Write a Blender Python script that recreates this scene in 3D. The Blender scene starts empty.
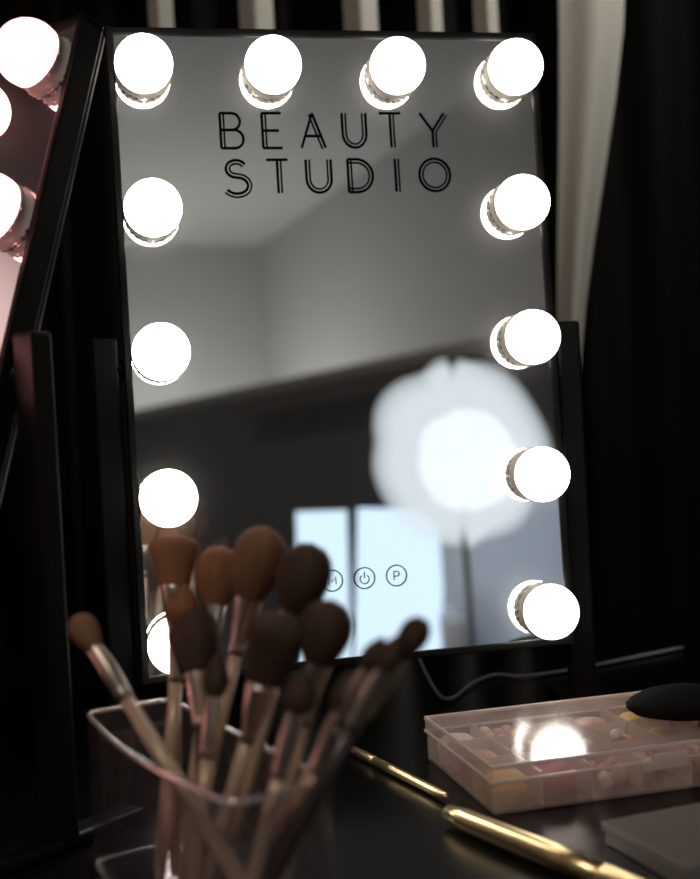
import bpy, bmesh, math, random
from mathutils import Vector, Matrix, Quaternion
random.seed(7)
scn=bpy.context.scene
scn.view_settings.view_transform='Standard'
# ---------------------------------------------------------------- materials
def new_mat(name):
    m=bpy.data.materials.new(name); m.use_nodes=True
    nt=m.node_tree; nt.nodes.clear()
    out=nt.nodes.new('ShaderNodeOutputMaterial')
    return m,nt,out
def pbr(name,col,rough=.5,metal=0,spec=.5,noise=0,scale=40,bump=0,emit=None,es=0,stretch=None,sheen=0):
    m,nt,out=new_mat(name)
    p=nt.nodes.new('ShaderNodeBsdfPrincipled')
    p.inputs['Base Color'].default_value=(*col,1); p.inputs['Roughness'].default_value=rough
    p.inputs['Metallic'].default_value=metal; p.inputs['Specular IOR Level'].default_value=spec
    if sheen: p.inputs['Sheen Weight'].default_value=sheen
    if emit: p.inputs['Emission Color'].default_value=(*emit,1); p.inputs['Emission Strength'].default_value=es
    if noise or bump:
        tc=nt.nodes.new('ShaderNodeTexCoord'); mp=nt.nodes.new('ShaderNodeMapping')
        if stretch: mp.inputs['Scale'].default_value=stretch
        n=nt.nodes.new('ShaderNodeTexNoise'); n.inputs['Scale'].default_value=scale; n.inputs['Detail'].default_value=4
        nt.links.new(tc.outputs['Object'],mp.inputs[0]); nt.links.new(mp.outputs[0],n.inputs['Vector'])
        if noise:
            r=nt.nodes.new('ShaderNodeMixRGB')
            r.inputs[1].default_value=(*[c*(1-noise) for c in col],1); r.inputs[2].default_value=(*[min(1,c*(1+noise)) for c in col],1)
            nt.links.new(n.outputs['Fac'],r.inputs[0]); nt.links.new(r.outputs[0],p.inputs['Base Color'])
        if bump:
            b=nt.nodes.new('ShaderNodeBump'); b.inputs['Strength'].default_value=bump; b.inputs['Distance'].default_value=.002
            nt.links.new(n.outputs['Fac'],b.inputs['Height']); nt.links.new(b.outputs[0],p.inputs['Normal'])
    nt.links.new(p.outputs[0],out.inputs[0]); return m
def emis(name,col,s,opac=1.0):
    m,nt,out=new_mat(name); e=nt.nodes.new('ShaderNodeEmission')
    e.inputs[0].default_value=(*col,1); e.inputs[1].default_value=s
    if opac<1:
        t=nt.nodes.new('ShaderNodeBsdfTransparent'); mx=nt.nodes.new('ShaderNodeMixShader'); mx.inputs[0].default_value=opac
        nt.links.new(t.outputs[0],mx.inputs[1]); nt.links.new(e.outputs[0],mx.inputs[2]); nt.links.new(mx.outputs[0],out.inputs[0])
    else: nt.links.new(e.outputs[0],out.inputs[0])
    return m
def clear(name,tint=(.95,.95,.97),rough=.02,milky=0.0,milkcol=(.8,.75,.74),ior=1.45,extra=0.0):
    m,nt,out=new_mat(name)
    t=nt.nodes.new('ShaderNodeBsdfTransparent'); t.inputs[0].default_value=(*tint,1)
    g=nt.nodes.new('ShaderNodeBsdfGlossy'); g.inputs['Roughness'].default_value=rough
    # thin-walled Fresnel: same reflectance from both sides of the sheet
    geo=nt.nodes.new('ShaderNodeNewGeometry')
    ir=nt.nodes.new('ShaderNodeMapRange'); ir.inputs['To Min'].default_value=ior; ir.inputs['To Max'].default_value=1/ior
    nt.links.new(geo.outputs['Backfacing'],ir.inputs['Value'])
    f=nt.nodes.new('ShaderNodeFresnel'); nt.links.new(ir.outputs[0],f.inputs[0])
    body=t.outputs[0]
    if milky>0:
        d=nt.nodes.new('ShaderNodeBsdfDiffuse'); d.inputs[0].default_value=(*milkcol,1)
        tr=nt.nodes.new('ShaderNodeBsdfTranslucent'); tr.inputs[0].default_value=(*milkcol,1)
        a=nt.nodes.new('ShaderNodeMixShader'); a.inputs[0].default_value=.4
        nt.links.new(d.outputs[0],a.inputs[1]); nt.links.new(tr.outputs[0],a.inputs[2])
        mm=nt.nodes.new('ShaderNodeMixShader'); mm.inputs[0].default_value=milky
        nt.links.new(t.outputs[0],mm.inputs[1]); nt.links.new(a.outputs[0],mm.inputs[2]); body=mm.outputs[0]
    ad=nt.nodes.new('ShaderNodeMath'); ad.operation='ADD'; ad.inputs[1].default_value=extra; ad.use_clamp=True
    nt.links.new(f.outputs[0],ad.inputs[0])
    mx=nt.nodes.new('ShaderNodeMixShader'); nt.links.new(ad.outputs[0],mx.inputs[0])
    nt.links.new(body,mx.inputs[1]); nt.links.new(g.outputs[0],mx.inputs[2]); nt.links.new(mx.outputs[0],out.inputs[0])
    return m
def mirror_mat():
    m,nt,out=new_mat('mirror_glass')
    g=nt.nodes.new('ShaderNodeBsdfGlossy'); g.inputs[0].default_value=(.86,.87,.87,1); g.inputs['Roughness'].default_value=0
    h=nt.nodes.new('ShaderNodeBsdfGlossy'); h.inputs[0].default_value=(.8,.8,.8,1); h.inputs['Roughness'].default_value=.42
    mx=nt.nodes.new('ShaderNodeMixShader'); mx.inputs[0].default_value=.045
    nt.links.new(g.outputs[0],mx.inputs[1]); nt.links.new(h.outputs[0],mx.inputs[2]); nt.links.new(mx.outputs[0],out.inputs[0]); return m
M=dict(
 mirror=mirror_mat(),
 frame=pbr('black_frame',(.005,.005,.005),.4,spec=.12),
 bulb=emis('bulb_glow',(1,.92,.82),12),
 bulb_flare=emis('bulb_flare_glow',(1,.38,.37),7),  # pink tint put into the bulb glow to imitate lens flare
 collar=pbr('bulb_collar_plastic',(.50,.47,.43),.3,spec=.5),
 chrome=pbr('chrome',(.75,.74,.72),.18,1),
 ink=pbr('black_ink',(.002,.002,.002),.9,spec=.0),
 table=pbr('black_table_lacquer',(.003,.003,.003),.24,spec=.16,noise=.3,scale=60),
 black_cloth=pbr('black_curtain_cloth',(.008,.0075,.007),.95,spec=.03,noise=.3,scale=200),
 pale_cloth=pbr('pale_curtain_cloth',(.44,.42,.37),.9,spec=.1,noise=.08,scale=150,bump=.2),
 hair_b=pbr('brown_bristle',(.25,.135,.07),.7,spec=.3,noise=.35,scale=900),
 hair_d=pbr('dark_bristle',(.085,.05,.035),.7,spec=.3,noise=.35,scale=900),
 hair_refl=pbr('reflected_bristle',(.33,.15,.08),.7,spec=.3,noise=.35,scale=900),  # lit red-brown of brush heads as reflected in the mirror
 ferrule=pbr('brush_ferrule',(.66,.58,.50),.28,1),
 handle=pbr('brush_handle_tan',(.52,.39,.28),.32,.15),
 handle_d=pbr('brush_handle_dark',(.05,.035,.03),.3),
 acrylic=clear('acrylic_clear',(.92,.91,.92),.03,.02,(.6,.5,.48),extra=.02),
 rim=clear('acrylic_edge',(.7,.7,.7),.22,.5,(.85,.7,.66),extra=.35),
 plastic=clear('frosted_plastic',(.97,.94,.93),.14,.22,(.97,.84,.79),extra=.02),
 plastic_rim=clear('frosted_plastic_edge',(.8,.8,.8),.2,.6,(.98,.86,.82),extra=.08),
 smoke=clear('smoked_plastic',(.6,.58,.56),.15,.4,(.7,.65,.62),extra=.05),
 gold=pbr('gold_metal',(.98,.78,.42),.3,1),
 puff=pbr('black_velour',(.006,.006,.006),.9,spec=.06,bump=.3,scale=600),
 cable=pbr('cable_grey',(.5,.5,.5),.5),
 wall=pbr('grey_wall_paint',(.36,.36,.35),.9,noise=.04,scale=6),
 wall_dark=pbr('dark_panel_paint',(.05,.05,.054),.9,noise=.1,scale=6),
 wall_black=pbr('black_wall_paint',(.01,.01,.01),.9,noise=.1,scale=6),
 ceil=pbr('ceiling_paint',(.36,.36,.35),.9,noise=.03,scale=5),
 floor=pbr('floor_boards',(.05,.04,.035),.5,noise=.4,scale=3,stretch=(1,12,1)),
 shade=emis('lamp_shade_glow',(.95,.98,1),2.2),
 shade_halo=emis('lamp_halo_glow',(.86,.94,1),1.05,.22),
 panel=emis('added_panel_glow',(.66,.84,1.0),1.35),
 chair=pbr('pale_blue_upholstery',(.66,.74,.86),.85,bump=.3,scale=120),
 wood=pbr('dark_wood',(.04,.025,.018),.5),
 rail=pbr('pale_trim',(.22,.22,.21),.7),
)
# ---------------------------------------------------------------- builder
class B:
    def __init__(s): s.v=[];s.f=[];s.m=[];s.sm=[];s.mats=[]
    def mi(s,k):
        if k not in s.mats: s.mats.append(k)
        return s.mats.index(k)
    def add(s,vs,fs,mat,smooth=False,X=None):
        o=len(s.v); i=s.mi(mat)
        for v in vs:
            v=Vector(v); s.v.append((X@v) if X else v)
        for f in fs: s.f.append([a+o for a in f]); s.m.append(i); s.sm.append(smooth)
    def bm(s,bm,mat,smooth=False,X=None):
        bm.verts.ensure_lookup_table()
        s.add([v.co.copy() for v in bm.verts],[[v.index for v in f.verts] for f in bm.faces],mat,smooth,X); bm.free()
    def box(s,c,size,mat,bev=0,X=None,seg=2,smooth=False):
        bm=bmesh.new(); bmesh.ops.create_cube(bm,size=1)
        for v in bm.verts: v.co=Vector((v.co.x*size[0]+c[0],v.co.y*size[1]+c[1],v.co.z*size[2]+c[2]))
        if bev: bmesh.ops.bevel(bm,geom=list(bm.edges),offset=bev,segments=seg,affect='EDGES',profile=.5)
        bm.verts.index_update(); s.bm(bm,mat,smooth,X)
    def lathe(s,prof,p0,p1,mat,n=24,X=None,flat=1.0,ribs=0):
        p0=Vector(p0);p1=Vector(p1);ax=(p1-p0).normalized()
        q=Vector((0,0,1)).rotation_difference(ax)
        a=q@Vector((1,0,0)); b=q@Vector((0,1,0)); vs=[];fs=[]
        for (t,r) in prof:
            for k in range(n):
                th=2*math.pi*k/n; rr=r*(1+(ribs if k%2 else 0))
                vs.append(p0+ax*t+a*math.cos(th)*rr+b*math.sin(th)*rr*flat)
        for i in range(len(prof)-1):
            for k in range(n):
                k2=(k+1)%n; fs.append([i*n+k,i*n+k2,(i+1)*n+k2,(i+1)*n+k])
        if prof[0][1]>1e-5: fs.append([k for k in range(n)][::-1])
        if prof[-1][1]>1e-5: fs.append([(len(prof)-1)*n+k for k in range(n)])
        s.add(vs,fs,mat,True,X)
    def sphere(s,c,r,mat,n=32,X=None):
        pr=[(r-r*math.cos(math.pi*i/(n//2)),max(1e-6,r*math.sin(math.pi*i/(n//2)))) for i in range(n//2+1)]
        c=Vector(c); s.lathe(pr,c-Vector((0,0,r)),c+Vector((0,0,r)),mat,n,X)
    def tube(s,pts,r,mat,n=10,X=None,closed=False):
        pts=[Vector(p) for p in pts]; vs=[];fs=[]; N=len(pts)
        for i,p in enumerate(pts):
            if closed: d=(pts[(i+1)%N]-pts[(i-1)%N]).normalized()
            else: d=(pts[min(i+1,N-1)]-pts[max(i-1,0)]).normalized()
            up=Vector((0,0,1)) if abs(d.z)<.95 else Vector((1,0,0))
            a=d.cross(up).normalized(); b=d.cross(a)
            for k in range(n):
                th=2*math.pi*k/n; vs.append(p+a*math.cos(th)*r+b*math.sin(th)*r)
        for i in range(N if closed else N-1):
            j=(i+1)%N
            for k in range(n): fs.append([i*n+k,i*n+(k+1)%n,j*n+(k+1)%n,j*n+k])
        if not closed: fs.append(list(range(n))); fs.append([(N-1)*n+k for k in range(n)])
        s.add(vs,fs,mat,True,X)
    def obj(s,name,parent=None,mw=None):
        me=bpy.data.meshes.new(name); me.from_pydata([tuple(v) for v in s.v],[],s.f)
        for k in s.mats: me.materials.append(M[k])
        me.polygons.foreach_set('material_index',s.m); me.polygons.foreach_set('use_smooth',s.sm)
        me.update(); bm=bmesh.new(); bm.from_mesh(me); bmesh.ops.recalc_face_normals(bm,faces=bm.faces); bm.to_mesh(me); bm.free()
        o=bpy.data.objects.new(name,me); scn.collection.objects.link(o)
        if parent: o.parent=parent
        if mw: o.matrix_local=mw
        return o
def empty(name,loc=(0,0,0)):
    o=bpy.data.objects.new(name,None); o.location=loc; scn.collection.objects.link(o); return o
TZ=.75
# ---------------------------------------------------------------- vanity mirror
W,H=.412,.596
def ribbon(b,pts,w,off,X=None,mat='ink'):
    n=len(pts); closed=(Vector(pts[0])-Vector(pts[-1])).length<1e-6
    P=[Vector(p) for p in pts]; nor=[]
    for i in range(n):
        if closed: d=P[(i+1)%(n-1)]-P[(i-1)%(n-1)]
        else: d=P[min(i+1,n-1)]-P[max(i-1,0)]
        d.normalize(); nor.append(Vector((-d.y,d.x)))
    vs=[];fs=[]
    for i in range(n):
        for sgn in (-.5,.5):
            q=P[i]+nor[i]*(off+sgn*w); vs.append((q.x,-.0006,q.y))
    for i in range(n-1): fs.append([2*i,2*i+1,2*i+3,2*i+2])
    b.add(vs,fs,mat)
def arc(cx,cy,rx,ry,a0,a1,n=14):
    return [(cx+rx*math.cos(math.radians(a0+(a1-a0)*i/n)),cy+ry*math.sin(math.radians(a0+(a1-a0)*i/n))) for i in range(n+1)]
GL={ # (polyline, double offset sign)
'B':[([(0,0),(0,1)],-1),([(0,1)]+arc(.5,.76,.38,.24,90,-90)+[(0,.52)],0),([(0,.52)]+arc(.6,.26,.4,.26,90,-90)+[(0,0)],0)],
'E':[([(0,0),(0,1)],-1),([(0,1),(1,1)],0),([(0,.5),(.85,.5)],0),([(0,0),(1,0)],0)],
'A':[([(0,0),(.5,1)],0),([(.5,1),(1,0)],-1),([(.17,.34),(.83,.34)],0)],
'U':[([(0,1),(0,.4)]+arc(.5,.4,.5,.4,180,360)+[(1,.4),(1,1)],1)],
'T':[([(0,1),(1,1)],0),([(.5,1),(.5,0)],1)],
'Y':[([(0,1),(.5,.48)],0),([(1,1),(.5,.48)],1),([(.5,.48),(.5,0)],1)],
'S':[(arc(.5,.74,.42,.26,30,270)+arc(.5,.24,.45,.24,90,-150)[1:],1)],
'D':[([(0,0),(0,1)],-1),([(0,1),(.3,1)]+arc(.35,.5,.65,.5,90,-90)+[(.3,0),(0,0)],-1)],
'I':[([(.3,0),(.3,1)],-1)],
'O':[(arc(.5,.5,.5,.5,90,450,30),1)],
'M':[([(0,0),(0,1),(.5,.4),(1,1),(1,0)],0)],
'P':[([(0,0),(0,1)],0),([(0,1)]+arc(.5,.72,.45,.28,90,-90)+[(0,.44)],0)],
}
def letter(b,ch,x0,x1,z0,z1,w=.0024,dbl=.0034,w2=.0016):
    for pl,d in GL[ch]:
        pts=[(x0+p[0]*(x1-x0),z0+p[1]*(z1-z0)) for p in pl]
        ribbon(b,pts,w,0)
        if d and dbl: ribbon(b,pts,w2,d*dbl)
def sx(px):
    u=.0988+(px-220)*.000945; return .201+(u-.201)*1.015
rows=[.557,.426,.296,.1645,.0335]
bulb_uv=[(.0300,.557),(.1480,.557),(.2665,.557),(.3835,.557)]+list(zip((.031,.031,.030,.030),rows[1:]))+list(zip((.3815,.383,.3835,.3835),rows[1:]))
def build_panel(name,parent,mw,bulbmat='bulb'):
    b=B()
    b.add([(.004,0,.004),(W-.004,0,.004),(W-.004,0,H-.004),(.004,0,H-.004)],[[0,1,2,3]],'mirror')
    b.box((W/2,.0135,H/2),(W-.002,.025,H-.002),'frame',.003)
    for c,s in (((.0015,.008,H/2),(.007,.022,H+.006)),((W-.0015,.008,H/2),(.007,.022,H+.006)),((W/2,.008,.0015),(W+.004,.022,.007)),((W/2,.008,H-.0015),(W+.004,.022,.007))):
        b.box(c,s,'frame',.0015)
    for (u,v) in bulb_uv:
        b.lathe([(0,.0256),(.0015,.0258),(.002,.0240),(.0105,.0236),(.0115,.0247),(.0135,.0247),(.0140,.0230)],(u,-.0008,v),(u,-.05,v),'collar',48,ribs=.04)
        b.lathe([(0,.0262),(.0015,.0262),(.0018,.0236)],(u,-.0007,v),(u,-.05,v),'chrome',32)
    for ch,a,z in (('B',221,243),('E',262,281),('A',300,324),('U',342,366),('T',380,402),('Y',422,447)):
        letter(b,ch,sx(a),sx(z),.4857,.5187)
    for ch,a,z in (('S',222,246),('T',264,285),('U',303,328),('D',345,370),('I',391,399),('O',418,450)):
        letter(b,ch,sx(a),sx(z),.4430,.4745)
    for cx in (.178,.209,.240):
        ribbon(b,[(cx+p[0],.0775+p[1]) for p in arc(0,0,.0098,.0098,0,360,32)],.0011,0)
    letter(b,'M',.1745,.1815,.074,.081,.0009,0)
    letter(b,'P',.2375,.243,.0735,.0815,.0009,0)
    ribbon(b,[(.209+p[0],.0765+p[1]) for p in arc(0,0,.0043,.0043,125,415,20)],.0009,0)
    ribbon(b,[(.209,.0775),(.209,.0835)],.0009,0)
    o=b.obj(name,parent,mw)
    g=B()
    for (u,v) in bulb_uv:
        R=.0261; tc=.0215; pr=[]
        for i in range(6,25):
            th=math.pi*i/24; pr.append((tc-R*math.cos(th),max(1e-5,R*math.sin(th))))
        t0=pr[0][0]; pr=[(max(.003,t0-.004),pr[0][1]*.8)]+pr
        g.lathe(pr,(u,-.0005,v),(u,-.08,v),bulbmat,32)
    g.obj('light_bulbs',parent,mw)
    return o
LEAN=math.radians(2.5)
O1=Vector((-.197,1.08,.822)); u1=Vector((.979,.2045,0)).normalized(); nh=Vector((u1.y,-u1.x,0))
up1=Vector((0,0,1))*math.cos(LEAN)-nh*math.sin(LEAN); n1=nh*math.cos(LEAN)+Vector((0,0,1))*math.sin(LEAN)
def frame_mat(O,r,nf,up):
    return Matrix(((r.x,-nf.x,up.x,O.x),(r.y,-nf.y,up.y,O.y),(r.z,-nf.z,up.z,O.z),(0,0,0,1)))
def build_stand(parent,mw,ztop,thick=.025,dy=.02):
    b=B()
    for x in (-.0185,W+.0185):
        b.box((x,dy,(ztop+.004)/2),(thick,.018,ztop-.004),'frame',.003)
        xi=-.003 if x<0 else W+.003
        b.lathe([(0,.009),(.010,.009)],(xi-.006,dy,ztop-.03),(xi+.01,dy,ztop-.03),'frame',20)
        b.box((x,dy+.01,.0055),(thick,.13,.009),'frame',.003)
    b.obj('stand',parent,mw)
m1=empty('vanity_mirror')
build_panel('mirror_panel',m1,frame_mat(O1,u1,n1,up1))
build_stand(m1,frame_mat(Vector((O1.x,O1.y,TZ)),u1,nh,Vector((0,0,1))),.385,dy=.026)
m2=empty('vanity_mirror.001')
R2=Vector((.809,-.588,0)).normalized(); n2h=Vector((R2.y,-R2.x,0))   # horizontal facing direction
T2=Vector((-.190,.945,1.375)); U2=(Vector((0,0,.943))-n2h*.332).normalized()
N2=R2.cross(U2)
if N2.dot(n2h)<0: N2=-N2
O2=T2-U2*H-R2*W
build_panel('mirror_panel',m2,frame_mat(O2,R2,N2,U2),'bulb_flare')
mid=O2+U2*(H*.5)
build_stand(m2,frame_mat(Vector((mid.x,mid.y,TZ))-n2h*.014,R2,n2h,Vector((0,0,1))),mid.z+.03-TZ,dy=.0)
# ---------------------------------------------------------------- table and room
b=B(); b.box((0,1.11,.73),(2.0,1.10,.04),'table',.004)
for x in (-.93,.93):
    for y in (.62,1.6): b.box((x,y,.355),(.05,.05,.71),'table',.004)
b.box((0,1.6,.66),(1.8,.02,.10),'table'); b.box((0,.60,.66),(1.8,.02,.10),'table')
b.obj('vanity_table')
x0,x1,y0,y1,zc=-2.4,2.5,-6.0,1.95,3.0
def simple(name,c,s,mat,bev=0):
    q=B(); q.box(c,s,mat,bev); return q.obj(name)
simple('floor',((x0+x1)/2,(y0+y1)/2,-.05),(x1-x0+.2,y1-y0+.2,.1),'floor')
simple('ceiling',((x0+x1)/2,(y0+y1)/2,zc+.05),(x1-x0+.2,y1-y0+.2,.1),'ceil')
simple('wall_north',((x0+x1)/2,y1+.05,zc/2),(x1-x0+.2,.1,zc),'wall_black')
simple('wall_south',((x0+x1)/2,y0-.05,zc/2),(x1-x0+.2,.1,zc),'wall')
simple('wall_west',(x0-.05,(y0+y1)/2,zc/2),(.1,y1-y0,zc),'wall')
simple('wall_east',(x1+.05,(y0+y1)/2,zc/2),(.1,y1-y0,zc),'wall')
b=B(); pa=Vector((.55,-5.62,0)); pb=Vector((2.15,-1.19,0)); d=(pb-pa).normalized(); nn=Vector((-d.y,d.x,0)); Lp=(pb-pa).length
X=Matrix(((d.x,nn.x,0,pa.x),(d.y,nn.y,0,pa.y),(0,0,1,0),(0,0,0,1)))
for i in range(4):
    b.box((Lp*(i+.5)/4,0,.80),(Lp/4-.006,.04,1.56),'wall_dark',.004,X)
    b.box((Lp*(i+.5)/4,0,.02),(Lp/4-.2,.3,.038),'wood',.004,X)
b.box((Lp/2,0,1.60),(Lp,.07,.05),'rail',.006,X)
b.obj('partition_screen')
b=B(); b.box((Lp*.70,.12,1.50),(1.3,.16,.085),'wood',.008,X)
for t in (.6,.8): b.box((Lp*t,.03,1.50),(.03,.04,.06),'wood',0,X)
b.obj('wall_shelf')
ax_=Vector((.400,-.917,0)); rv_=Vector((.916,.400,0))
def glowpanel(name,px,py,zc_,w_,h_,tilt=0):  # glowing panels added for bright reflected shapes, no such lamp known
    q=B(); X=Matrix(((rv_.x,ax_.x,0,px),(rv_.y,ax_.y,0,py),(0,0,1,zc_),(0,0,0,1)))@Matrix.Rotation(tilt,4,'Y')
    q.box((0,.016,0),(w_+.012,.024,h_+.012),'frame',.004,X)
    q.add([(-w_/2,0,-h_/2),(w_/2,0,-h_/2),(w_/2,0,h_/2),(-w_/2,0,h_/2)],[[0,1,2,3]],'panel',X=X)
    q.lathe([(0,.10),(.012,.10),(.016,.012),(zc_-h_/2+.03,.012)],(px+ax_.x*.02,py+ax_.y*.02,.001),(px+ax_.x*.02,py+ax_.y*.02,1),'frame',20)
    q.obj(name)
glowpanel('added_glow_panel',1.040,-1.553,.735,.170,.52,.04)
glowpanel('added_glow_panel',1.270,-1.452,.715,.29,.54,.09)
# floor lamp; see-through glowing shells added to imitate its soft blurred edge
b=B(); lx,ly,lz,lr=1.095,-.66,1.115,.130
def globe(r,mat,wob,dx=0,dz=0):
    n=60; vs=[];fs=[]
    for i in range(25):
        th=math.pi*(i+.5)/25
        for k in range(n):
            ph=2*math.pi*k/n; rr=r*(1+wob*math.sin(5*ph+i*.5)+wob*.7*math.sin(3*ph-i*.4))
            vs.append((lx+dx+rr*math.sin(th)*math.cos(ph),ly+rr*math.sin(th)*math.sin(ph),lz+dz+rr*math.cos(th)))
    for i in range(24):
        for k in range(n): fs.append([i*n+k,i*n+(k+1)%n,(i+1)*n+(k+1)%n,(i+1)*n+k])
    b.add(vs,fs,mat,True)
globe(lr,'shade',.05,.025,-.02)
for q,wb in ((1.12,.05),(1.24,.06),(1.36,.06),(1.48,.06),(1.60,.06),(1.70,.06),(1.8,.06)): globe(lr*q,'shade_halo',wb)
b.lathe([(0,.13),(.015,.13),(.02,.02),(.03,.009),(lz-lr,.009),(lz-lr+.02,.03)],(lx,ly,0.001),(lx,ly,1),'chrome',32)
b.obj('floor_lamp')
# high-back armchair
b=B(); X=Matrix.Translation((1.47,-1.03,0))@Matrix.Rotation(math.radians(25),4,'Z')
b.box((0,0,.38),(.46,.42,.18),'chair',.05,X,4,True)
b.box((0,-.17,.70),(.44,.13,.60),'chair',.06,X,4,True)
for s in (-1,1):
    b.box((s*.20,.0,.52),(.08,.40,.28),'chair',.038,X,4,True)
    for y in (-.16,.16): b.lathe([(0,.012),(.30,.02)],(s*.17,y,.001),(s*.17,y,1),'wood',12,X)
b.obj('armchair')
# ---------------------------------------------------------------- curtains
def sheet(b,fx,zs,mat,N):
    vs=[];fs=[]
    for z in zs:
        for i in range(N+1): vs.append(fx(i/N,z))
    for j in range(len(zs)-1):
        for i in range(N): fs.append([j*(N+1)+i,j*(N+1)+i+1,(j+1)*(N+1)+i+1,(j+1)*(N+1)+i])
    b.add(vs,fs,mat,True)
b=B()
sheet(b,lambda t,z:(-1.4+3.1*t,1.87+.028*math.sin(t*3.1*52+.3*math.sin(z*2))+.012*math.sin(t*3.1*23+z),z),[.03+.2*k for k in range(12)],'black_cloth',700)
b.obj('blackout_curtain')
b=B()
def strip(xc,w,zlist,cfun=None):
    sheet(b,lambda t,z:((cfun(z)[0] if cfun else xc)+((cfun(z)[1] if cfun else w))*(t-.5),1.775-.022*math.sin(math.pi*t)+.004*math.sin(t*9),z),zlist,'pale_cloth',16)
zz=[.8+.1*k for k in range(15)]
for xc,w in ((-.245,.036),(-.105,.05),(.048,.05),(.15,.036),(.232,.036)): strip(xc,w,zz)
def dr(z):
    k=max(0,min(1,(z-1.0)/.75)); k=k*k*(3-2*k)
    return (.325+.068*k,.03+.072*k)
strip(0,0,zz,dr)
b.obj('sheer_curtain')
b=B(); b.lathe([(0,.012),(3.2,.012)],(-1.45,1.82,2.25),(2,1.82,2.25),'chrome',16)
for x in (-1.4,0,1.4): b.box((x,1.885,2.25),(.02,.13,.02),'chrome')
b.obj('curtain_rail')
# ---------------------------------------------------------------- brush holder (acrylic)
A=Vector((-.073,.608,0)); e=Vector((-.486,.874,0)).normalized(); w=Vector((.874,.486,0)).normalized()
LS,LT,HH,th=.250,.064,.105,.003
def path(off):
    pts=[]; r=.010
    cs=[(0,0,180,270),(LS,0,270,360),(LS,LT,0,90),(0,LT,90,180)]
    for (s_,t_,a0,a1) in cs:
        cx=s_+(r if s_==0 else -r); cy=t_+(r if t_==0 else -r)
        for k in range(7):
            a=math.radians(a0+(a1-a0)*k/6); pts.append((cx+(r-off)*math.cos(a),cy+(r-off)*math.sin(a)))
        if (s_,t_)==(0,0):
            for k in range(1,10): 
                q=k/10; pts.append((r+(LS-2*r)*q,off-.009*math.sin(math.pi*q)))
    return pts
b=B(); po=path(0); pi_=path(th); n=len(po)
def W3(p,z): v=A+e*p[0]+w*p[1]; return (v.x,v.y,z)
zb=TZ+.001
for P_,z0_,z1_ in ((po,zb,zb+HH),(pi_,zb+.004,zb+HH)):
    b.add([W3(p,z0_) for p in P_]+[W3(p,z1_) for p in P_],[[i,(i+1)%n,n+(i+1)%n,n+i] for i in range(n)],'acrylic',True)
b.tube([W3(((p[0]+q[0])/2,(p[1]+q[1])/2),zb+HH) for p,q in zip(po,pi_)],.0017,'rim',8,closed=True)
b.tube([W3(((p[0]+q[0])/2,(p[1]+q[1])/2),zb+.002) for p,q in zip(po,pi_)],.0018,'rim',8,closed=True)
b.add([W3(p,zb) for p in po],[list(range(n))],'acrylic'); b.add([W3(p,zb+.004) for p in pi_],[list(range(n))],'acrylic')
Xh=Matrix(((e.x,w.x,0,A.x),(e.y,w.y,0,A.y),(0,0,1,zb),(0,0,0,1)))
b.box((.228,LT/2,.05),(.002,LT-.008,.09),'acrylic',X=Xh)
b.obj('acrylic_brush_holder')
# ---------------------------------------------------------------- brushes
def brush(head,base,hr,hl,hair,hand,shape='round',ferr=.035,strands=300):
    b=B(); p0=Vector(base); hc=Vector(head); ax=(hc-p0).normalized(); L=(hc-p0).length
    hs=L-hl/2
    f0=hs-ferr; hr0=min(hr*.55,.0095)
    b.lathe([(0,.0018),(.004,.0034),(f0*.35,.0050),(f0*.7,.0045),(f0,.0042)],p0,hc,hand,16)
    b.lathe([(f0-.001,.0046),(f0+.004,.0050),(f0+.006,.0046),(f0+.008,.0050),(f0+ferr*.6,max(.0052,hr0*.8)),(hs,hr0),(hs+.002,hr0*.98)],p0,hc,'ferrule',24)
    pr=[]
    for i in range(15):
        t=i/14
        if shape=='round': r=hr0+(hr-hr0)*math.sin(min(1,t/.55)*math.pi/2) if t<.55 else hr*math.sqrt(max(0,1-((t-.55)/.45)**2))
        elif shape=='flat': r=hr0+(hr-hr0)*(t/.75) if t<.75 else hr*math.sqrt(max(0,1-((t-.75)/.25)**2*.96))
        else: r=hr0+(hr-hr0)*math.sin(min(1,t/.35)*math.pi/2) if t<.35 else hr*(1-((t-.35)/.65)**1.6)
        pr.append((hs+t*hl,max(r,1e-4)))
    fl=.62 if shape=='flat' else 1
    b.lathe(pr,p0,hc,hair,28,flat=fl)
    q=Vector((0,0,1)).rotation_difference(ax); a=q@Vector((1,0,0)); c=q@Vector((0,1,0))
    vs=[];fs=[]
    for k in range(strands):
        th_=random.random()*6.283; j=random.uniform(.98,1.08); tw=random.uniform(-.15,.15); tm=random.uniform(.7,.98)
        o=len(vs)
        idx=range(0,13,2)
        for ii in idx:
            t=ii/12*tm; x=t*14; i0=min(13,int(x)); fr=x-i0
            r=(pr[i0][1]*(1-fr)+pr[i0+1][1]*fr)*j+.0002; tt=hs+t*hl*1.04
            for sg in (-1,1):
                an=th_+tw*t+sg*.00022/max(r,.002)*(1-.7*t)
                vs.append(p0+ax*tt+a*math.cos(an)*r+c*math.sin(an)*r*fl)
        for m_ in range(len(idx)-1): fs.append([o+2*m_,o+2*m_+1,o+2*m_+3,o+2*m_+2])
    b.add(vs,fs,hair)
    return b.obj('makeup_brush')
zf=.7595
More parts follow.
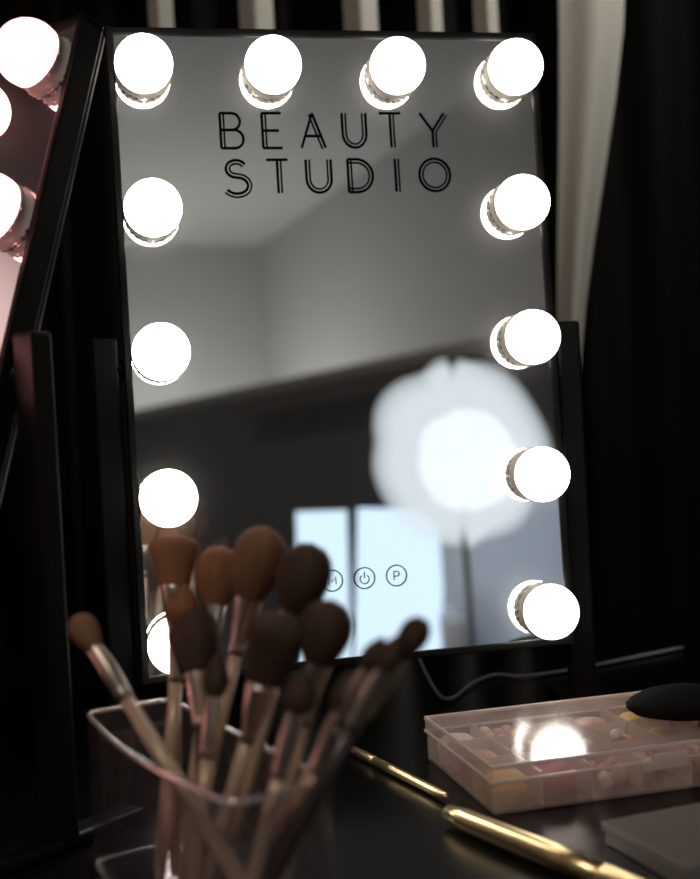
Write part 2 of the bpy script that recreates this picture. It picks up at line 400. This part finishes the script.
BR=[
((-.0607,.74,.9645),(-.122,.748,zf),.0162,.046,'hair_b','handle','round'),
((-.0315,.70,.9586),(-.098,.708,zf),.0158,.042,'hair_d','handle','round'),
((-.1075,.78,.911),(-.100,.722,zf),.0158,.042,'hair_d','handle_d','round'),
((-.049,.66,.925),(-.104,.700,zf),.0165,.044,'hair_d','handle','flat'),
((-.0193,.66,.9335),(-.072,.668,zf),.0145,.036,'hair_d','handle','round'),
((-.165,.72,.930),(-.052,.655,zf),.0082,.024,'hair_b','handle','round'),
((.0268,.62,.935),(-.090,.655,zf),.0075,.024,'hair_d','handle_d','round'),
((.0157,.61,.930),(-.082,.648,zf),.0060,.022,'hair_d','handle_d','taper'),
((.0073,.62,.928),(-.086,.668,zf),.0060,.020,'hair_d','handle','taper'),
((-.0094,.63,.9075),(-.066,.645,zf),.0068,.025,'hair_d','handle','taper'),
((-.123,.81,.960),(-.128,.772,zf),.0170,.036,'hair_refl','handle','flat'),  # this and the next two stand in for heads reflected in the mirror
((-.093,.80,.950),(-.120,.752,zf),.0152,.040,'hair_refl','handle','round'),
((-.116,.79,.933),(-.136,.760,zf),.0115,.028,'hair_refl','handle','taper'),
((-.085,.70,.905),(-.108,.690,zf),.0075,.026,'hair_d','handle','taper'),
((-.0327,.63,.908),(-.078,.638,zf),.0080,.024,'hair_d','handle','taper'),
]
for r in BR: brush(*r)
# ---------------------------------------------------------------- makeup palette case
def case(org,ang,L,D,Hh,cells,mat='plastic',rimm='plastic_rim'):
    ca,sa=math.cos(math.radians(ang)),math.sin(math.radians(ang))
    X=Matrix(((ca,-sa,0,org[0]),(sa,ca,0,org[1]),(0,0,1,TZ+.001),(0,0,0,1)))
    b=B()
    def walls(z0,z1,ins,t,m):
        for c,s in (((L/2,ins+t/2),(L-2*ins,t)),((L/2,D-ins-t/2),(L-2*ins,t)),((ins+t/2,D/2),(t,D-2*ins-2*t)),((L-ins-t/2,D/2),(t,D-2*ins-2*t))):
            b.box((c[0],c[1],(z0+z1)/2),(s[0],s[1],z1-z0),m,.0004,X)
    b.box((L/2,D/2,.001),(L-.004,D-.004,.002),mat,X=X)
    walls(.002,Hh*.66,.002,.0015,mat); walls(Hh*.64,Hh*.70,0,.0022,rimm)
    walls(Hh*.70,Hh,.001,.0015,mat); walls(Hh-.0025,Hh+.0008,.0005,.0022,rimm)
    b.add([(.002,.002,Hh),(L-.002,.002,Hh),(L-.002,D-.002,Hh),(.002,D-.002,Hh)],[[0,1,2,3]],mat,X=X)
    nx,ny=cells
    for i in range(1,nx): b.box((L*i/nx,D/2,Hh*.40),(.0014,D-.008,Hh*.70),rimm,X=X)
    for j in range(1,ny): b.box((L/2,D*j/ny,Hh*.40),(L-.008,.0014,Hh*.70),rimm,X=X)
    b.box((L*.5,-.002,Hh*.68),(.03,.004,.012),rimm,.001,X)
    return b,X
cm={'p1':(.72,.42,.38),'p2':(.55,.26,.23),'p3':(.78,.58,.45),'p4':(.28,.16,.12),'p5':(.78,.50,.12),'p6':(.85,.74,.70),'p7':(.55,.12,.20)}
for k,c in cm.items(): M[k]=pbr('cosmetic_'+k,c,.45,noise=.2,scale=200,bump=.3)
L_,D_,H_=.29,.165,.036
b,X=case((.091,.882),14,L_,D_,H_,(7,3))
for i in range(7):
    for j in range(3):
        cx=L_*(i+.5)/7; cy=D_*(j+.5)/3; m=random.choice(list(cm))
        k=random.random()
        if k<.35: b.lathe([(0,.0165),(.016,.0168),(.0175,.0155),(.0175,.0150),(.021,.011),(.022,1e-5)],(cx,cy,.0024),(cx,cy,1),m,24,X)
        elif k<.8:
            for q in range(10):
                b.sphere((cx+random.uniform(-.011,.011),cy+random.uniform(-.018,.018),.0095+random.uniform(0,.011)),.0068,random.choice(list(cm)),14,X)
        else: b.box((cx,cy,.013),(.030,.042,.021),m,.004,X,3,True)
b.obj('makeup_palette_case')
b,X=case((.190,.728),20,.16,.095,.014,(3,1),'smoke','smoke')
for i in range(3): b.box((.16*(i+.5)/3,.0475,.0045),(.042,.075,.004),'hair_d',.0015,X)
b.obj('compact_case')
# powder puff
b=B(); pc=(.268,1.000,TZ+.0385)
b.lathe([(0,.030),(.003,.043),(.007,.0485),(.0085,.0478),(.010,.0485),(.014,.044),(.019,.034),(.0225,.020),(.024,.00001)],pc,(pc[0],pc[1],2),'puff',40,flat=.8)
b.obj('powder_puff')
# gold handled brushes lying on the table
def lying(p,q,r):
    b=B(); p=Vector((*p,TZ+r+.0005)); q=Vector((*q,TZ+r+.0005)); L=(q-p).length
    b.lathe([(0,.001),(.003,r*.75),(.02,r*.9),(L*.5,r),(L*.70,r*.9)],p,q,'gold',20)
    b.lathe([(L*.70,r*.95),(L*.71,r*.99),(L*.86,r*.98),(L*.87,r*.9)],p,q,'gold',20)
    b.lathe([(L*.87,r*.8),(L*.92,r*.95),(L*.98,r*.5),(L,.0005)],p,q,'hair_d',20)
    return b
lying((.060,.920),(-.016,1.075),.0040).obj('gold_makeup_brush')
lying((.056,.873),(.180,.680),.0082).obj('gold_makeup_brush.001')
# power cable
b=B(); pts=[]
ctrl=[(.045,1.19,.85),(.06,1.205,.80),(.078,1.225,.762),(.095,1.25,.7535),(.12,1.31,.7535),(.15,1.345,.7535),(.18,1.33,.7535),(.25,1.36,.7535),(.4,1.45,.7535)]
for i in range(len(ctrl)-1):
    P=[Vector(ctrl[max(0,min(len(ctrl)-1,i+k))]) for k in (-1,0,1,2)]
    for s in range(8):
        t=s/8; pts.append(.5*((2*P[1])+(-P[0]+P[2])*t+(2*P[0]-5*P[1]+4*P[2]-P[3])*t*t+(-P[0]+3*P[1]-3*P[2]+P[3])*t**3))
b.tube(pts,.0018,'cable'); b.obj('power_cable')
# ---------------------------------------------------------------- lights
def light(name,kind,loc,tgt,power,col=(1,1,1),size=.2,spot=60):
    l=bpy.data.lights.new(name,kind); l.energy=power; l.color=col
    if kind=='AREA': l.size=size
    else: l.shadow_soft_size=size
    if kind=='SPOT': l.spot_size=math.radians(spot); l.spot_blend=1
    o=bpy.data.objects.new(name,l); o.location=loc
    o.rotation_euler=(Vector(tgt)-Vector(loc)).to_track_quat('-Z','Y').to_euler(); scn.collection.objects.link(o)
light('hidden_fill','POINT',(1.5,-4.95,.9),(2,-4.2,3),105,(1,.98,.94),.2)  # added fill hidden behind the partition, lifts ceiling and upper walls
light('chair_fill_spot','SPOT',(.9,.2,2.6),(1.5,-1.0,.65),75,(.85,.93,1),.05,28)  # added light to brighten the armchair in the reflection
light('curtain_fill_spot','SPOT',(.75,1.35,2.45),(.2,1.8,1.55),50,(1,.97,.9),.05,60)  # added light behind the mirror to bring out the pale strips
light('pink_flare_fill','SPOT',(-1.5,1.2,2.5),(-2.4,1.5,1.6),120,(1,.66,.64),.05,110)  # added pink light on the wall, gives the second mirror its flare tint
light('room_fill','AREA',(-.6,-1.2,2.95),(-.6,-1.2,0),26,(1,.86,.72),.6)  # added soft fill for the room behind the camera, no fixture known
wd=bpy.data.worlds.new('world'); scn.world=wd; wd.use_nodes=True
wd.node_tree.nodes['Background'].inputs[0].default_value=(.003,.003,.003,1)
# ---------------------------------------------------------------- camera
cam=bpy.data.cameras.new('camera'); co=bpy.data.objects.new('camera',cam); scn.collection.objects.link(co)
r=math.radians(3); p=math.radians(1)
f=Vector((0,math.cos(p),-math.sin(p))); ub=Vector((0,math.sin(p),math.cos(p))); rb=Vector((1,0,0))
rt=rb*math.cos(r)-ub*math.sin(r); up=rb*math.sin(r)+ub*math.cos(r)
co.matrix_world=Matrix(((rt.x,up.x,-f.x,0),(rt.y,up.y,-f.y,0),(rt.z,up.z,-f.z,1.05),(0,0,0,1)))
cam.sensor_fit='VERTICAL'; cam.sensor_height=36; cam.lens=1200/879*36; cam.clip_start=.01
cam.dof.use_dof=True; cam.dof.focus_distance=1.04; cam.dof.aperture_fstop=3.6
scn.camera=co
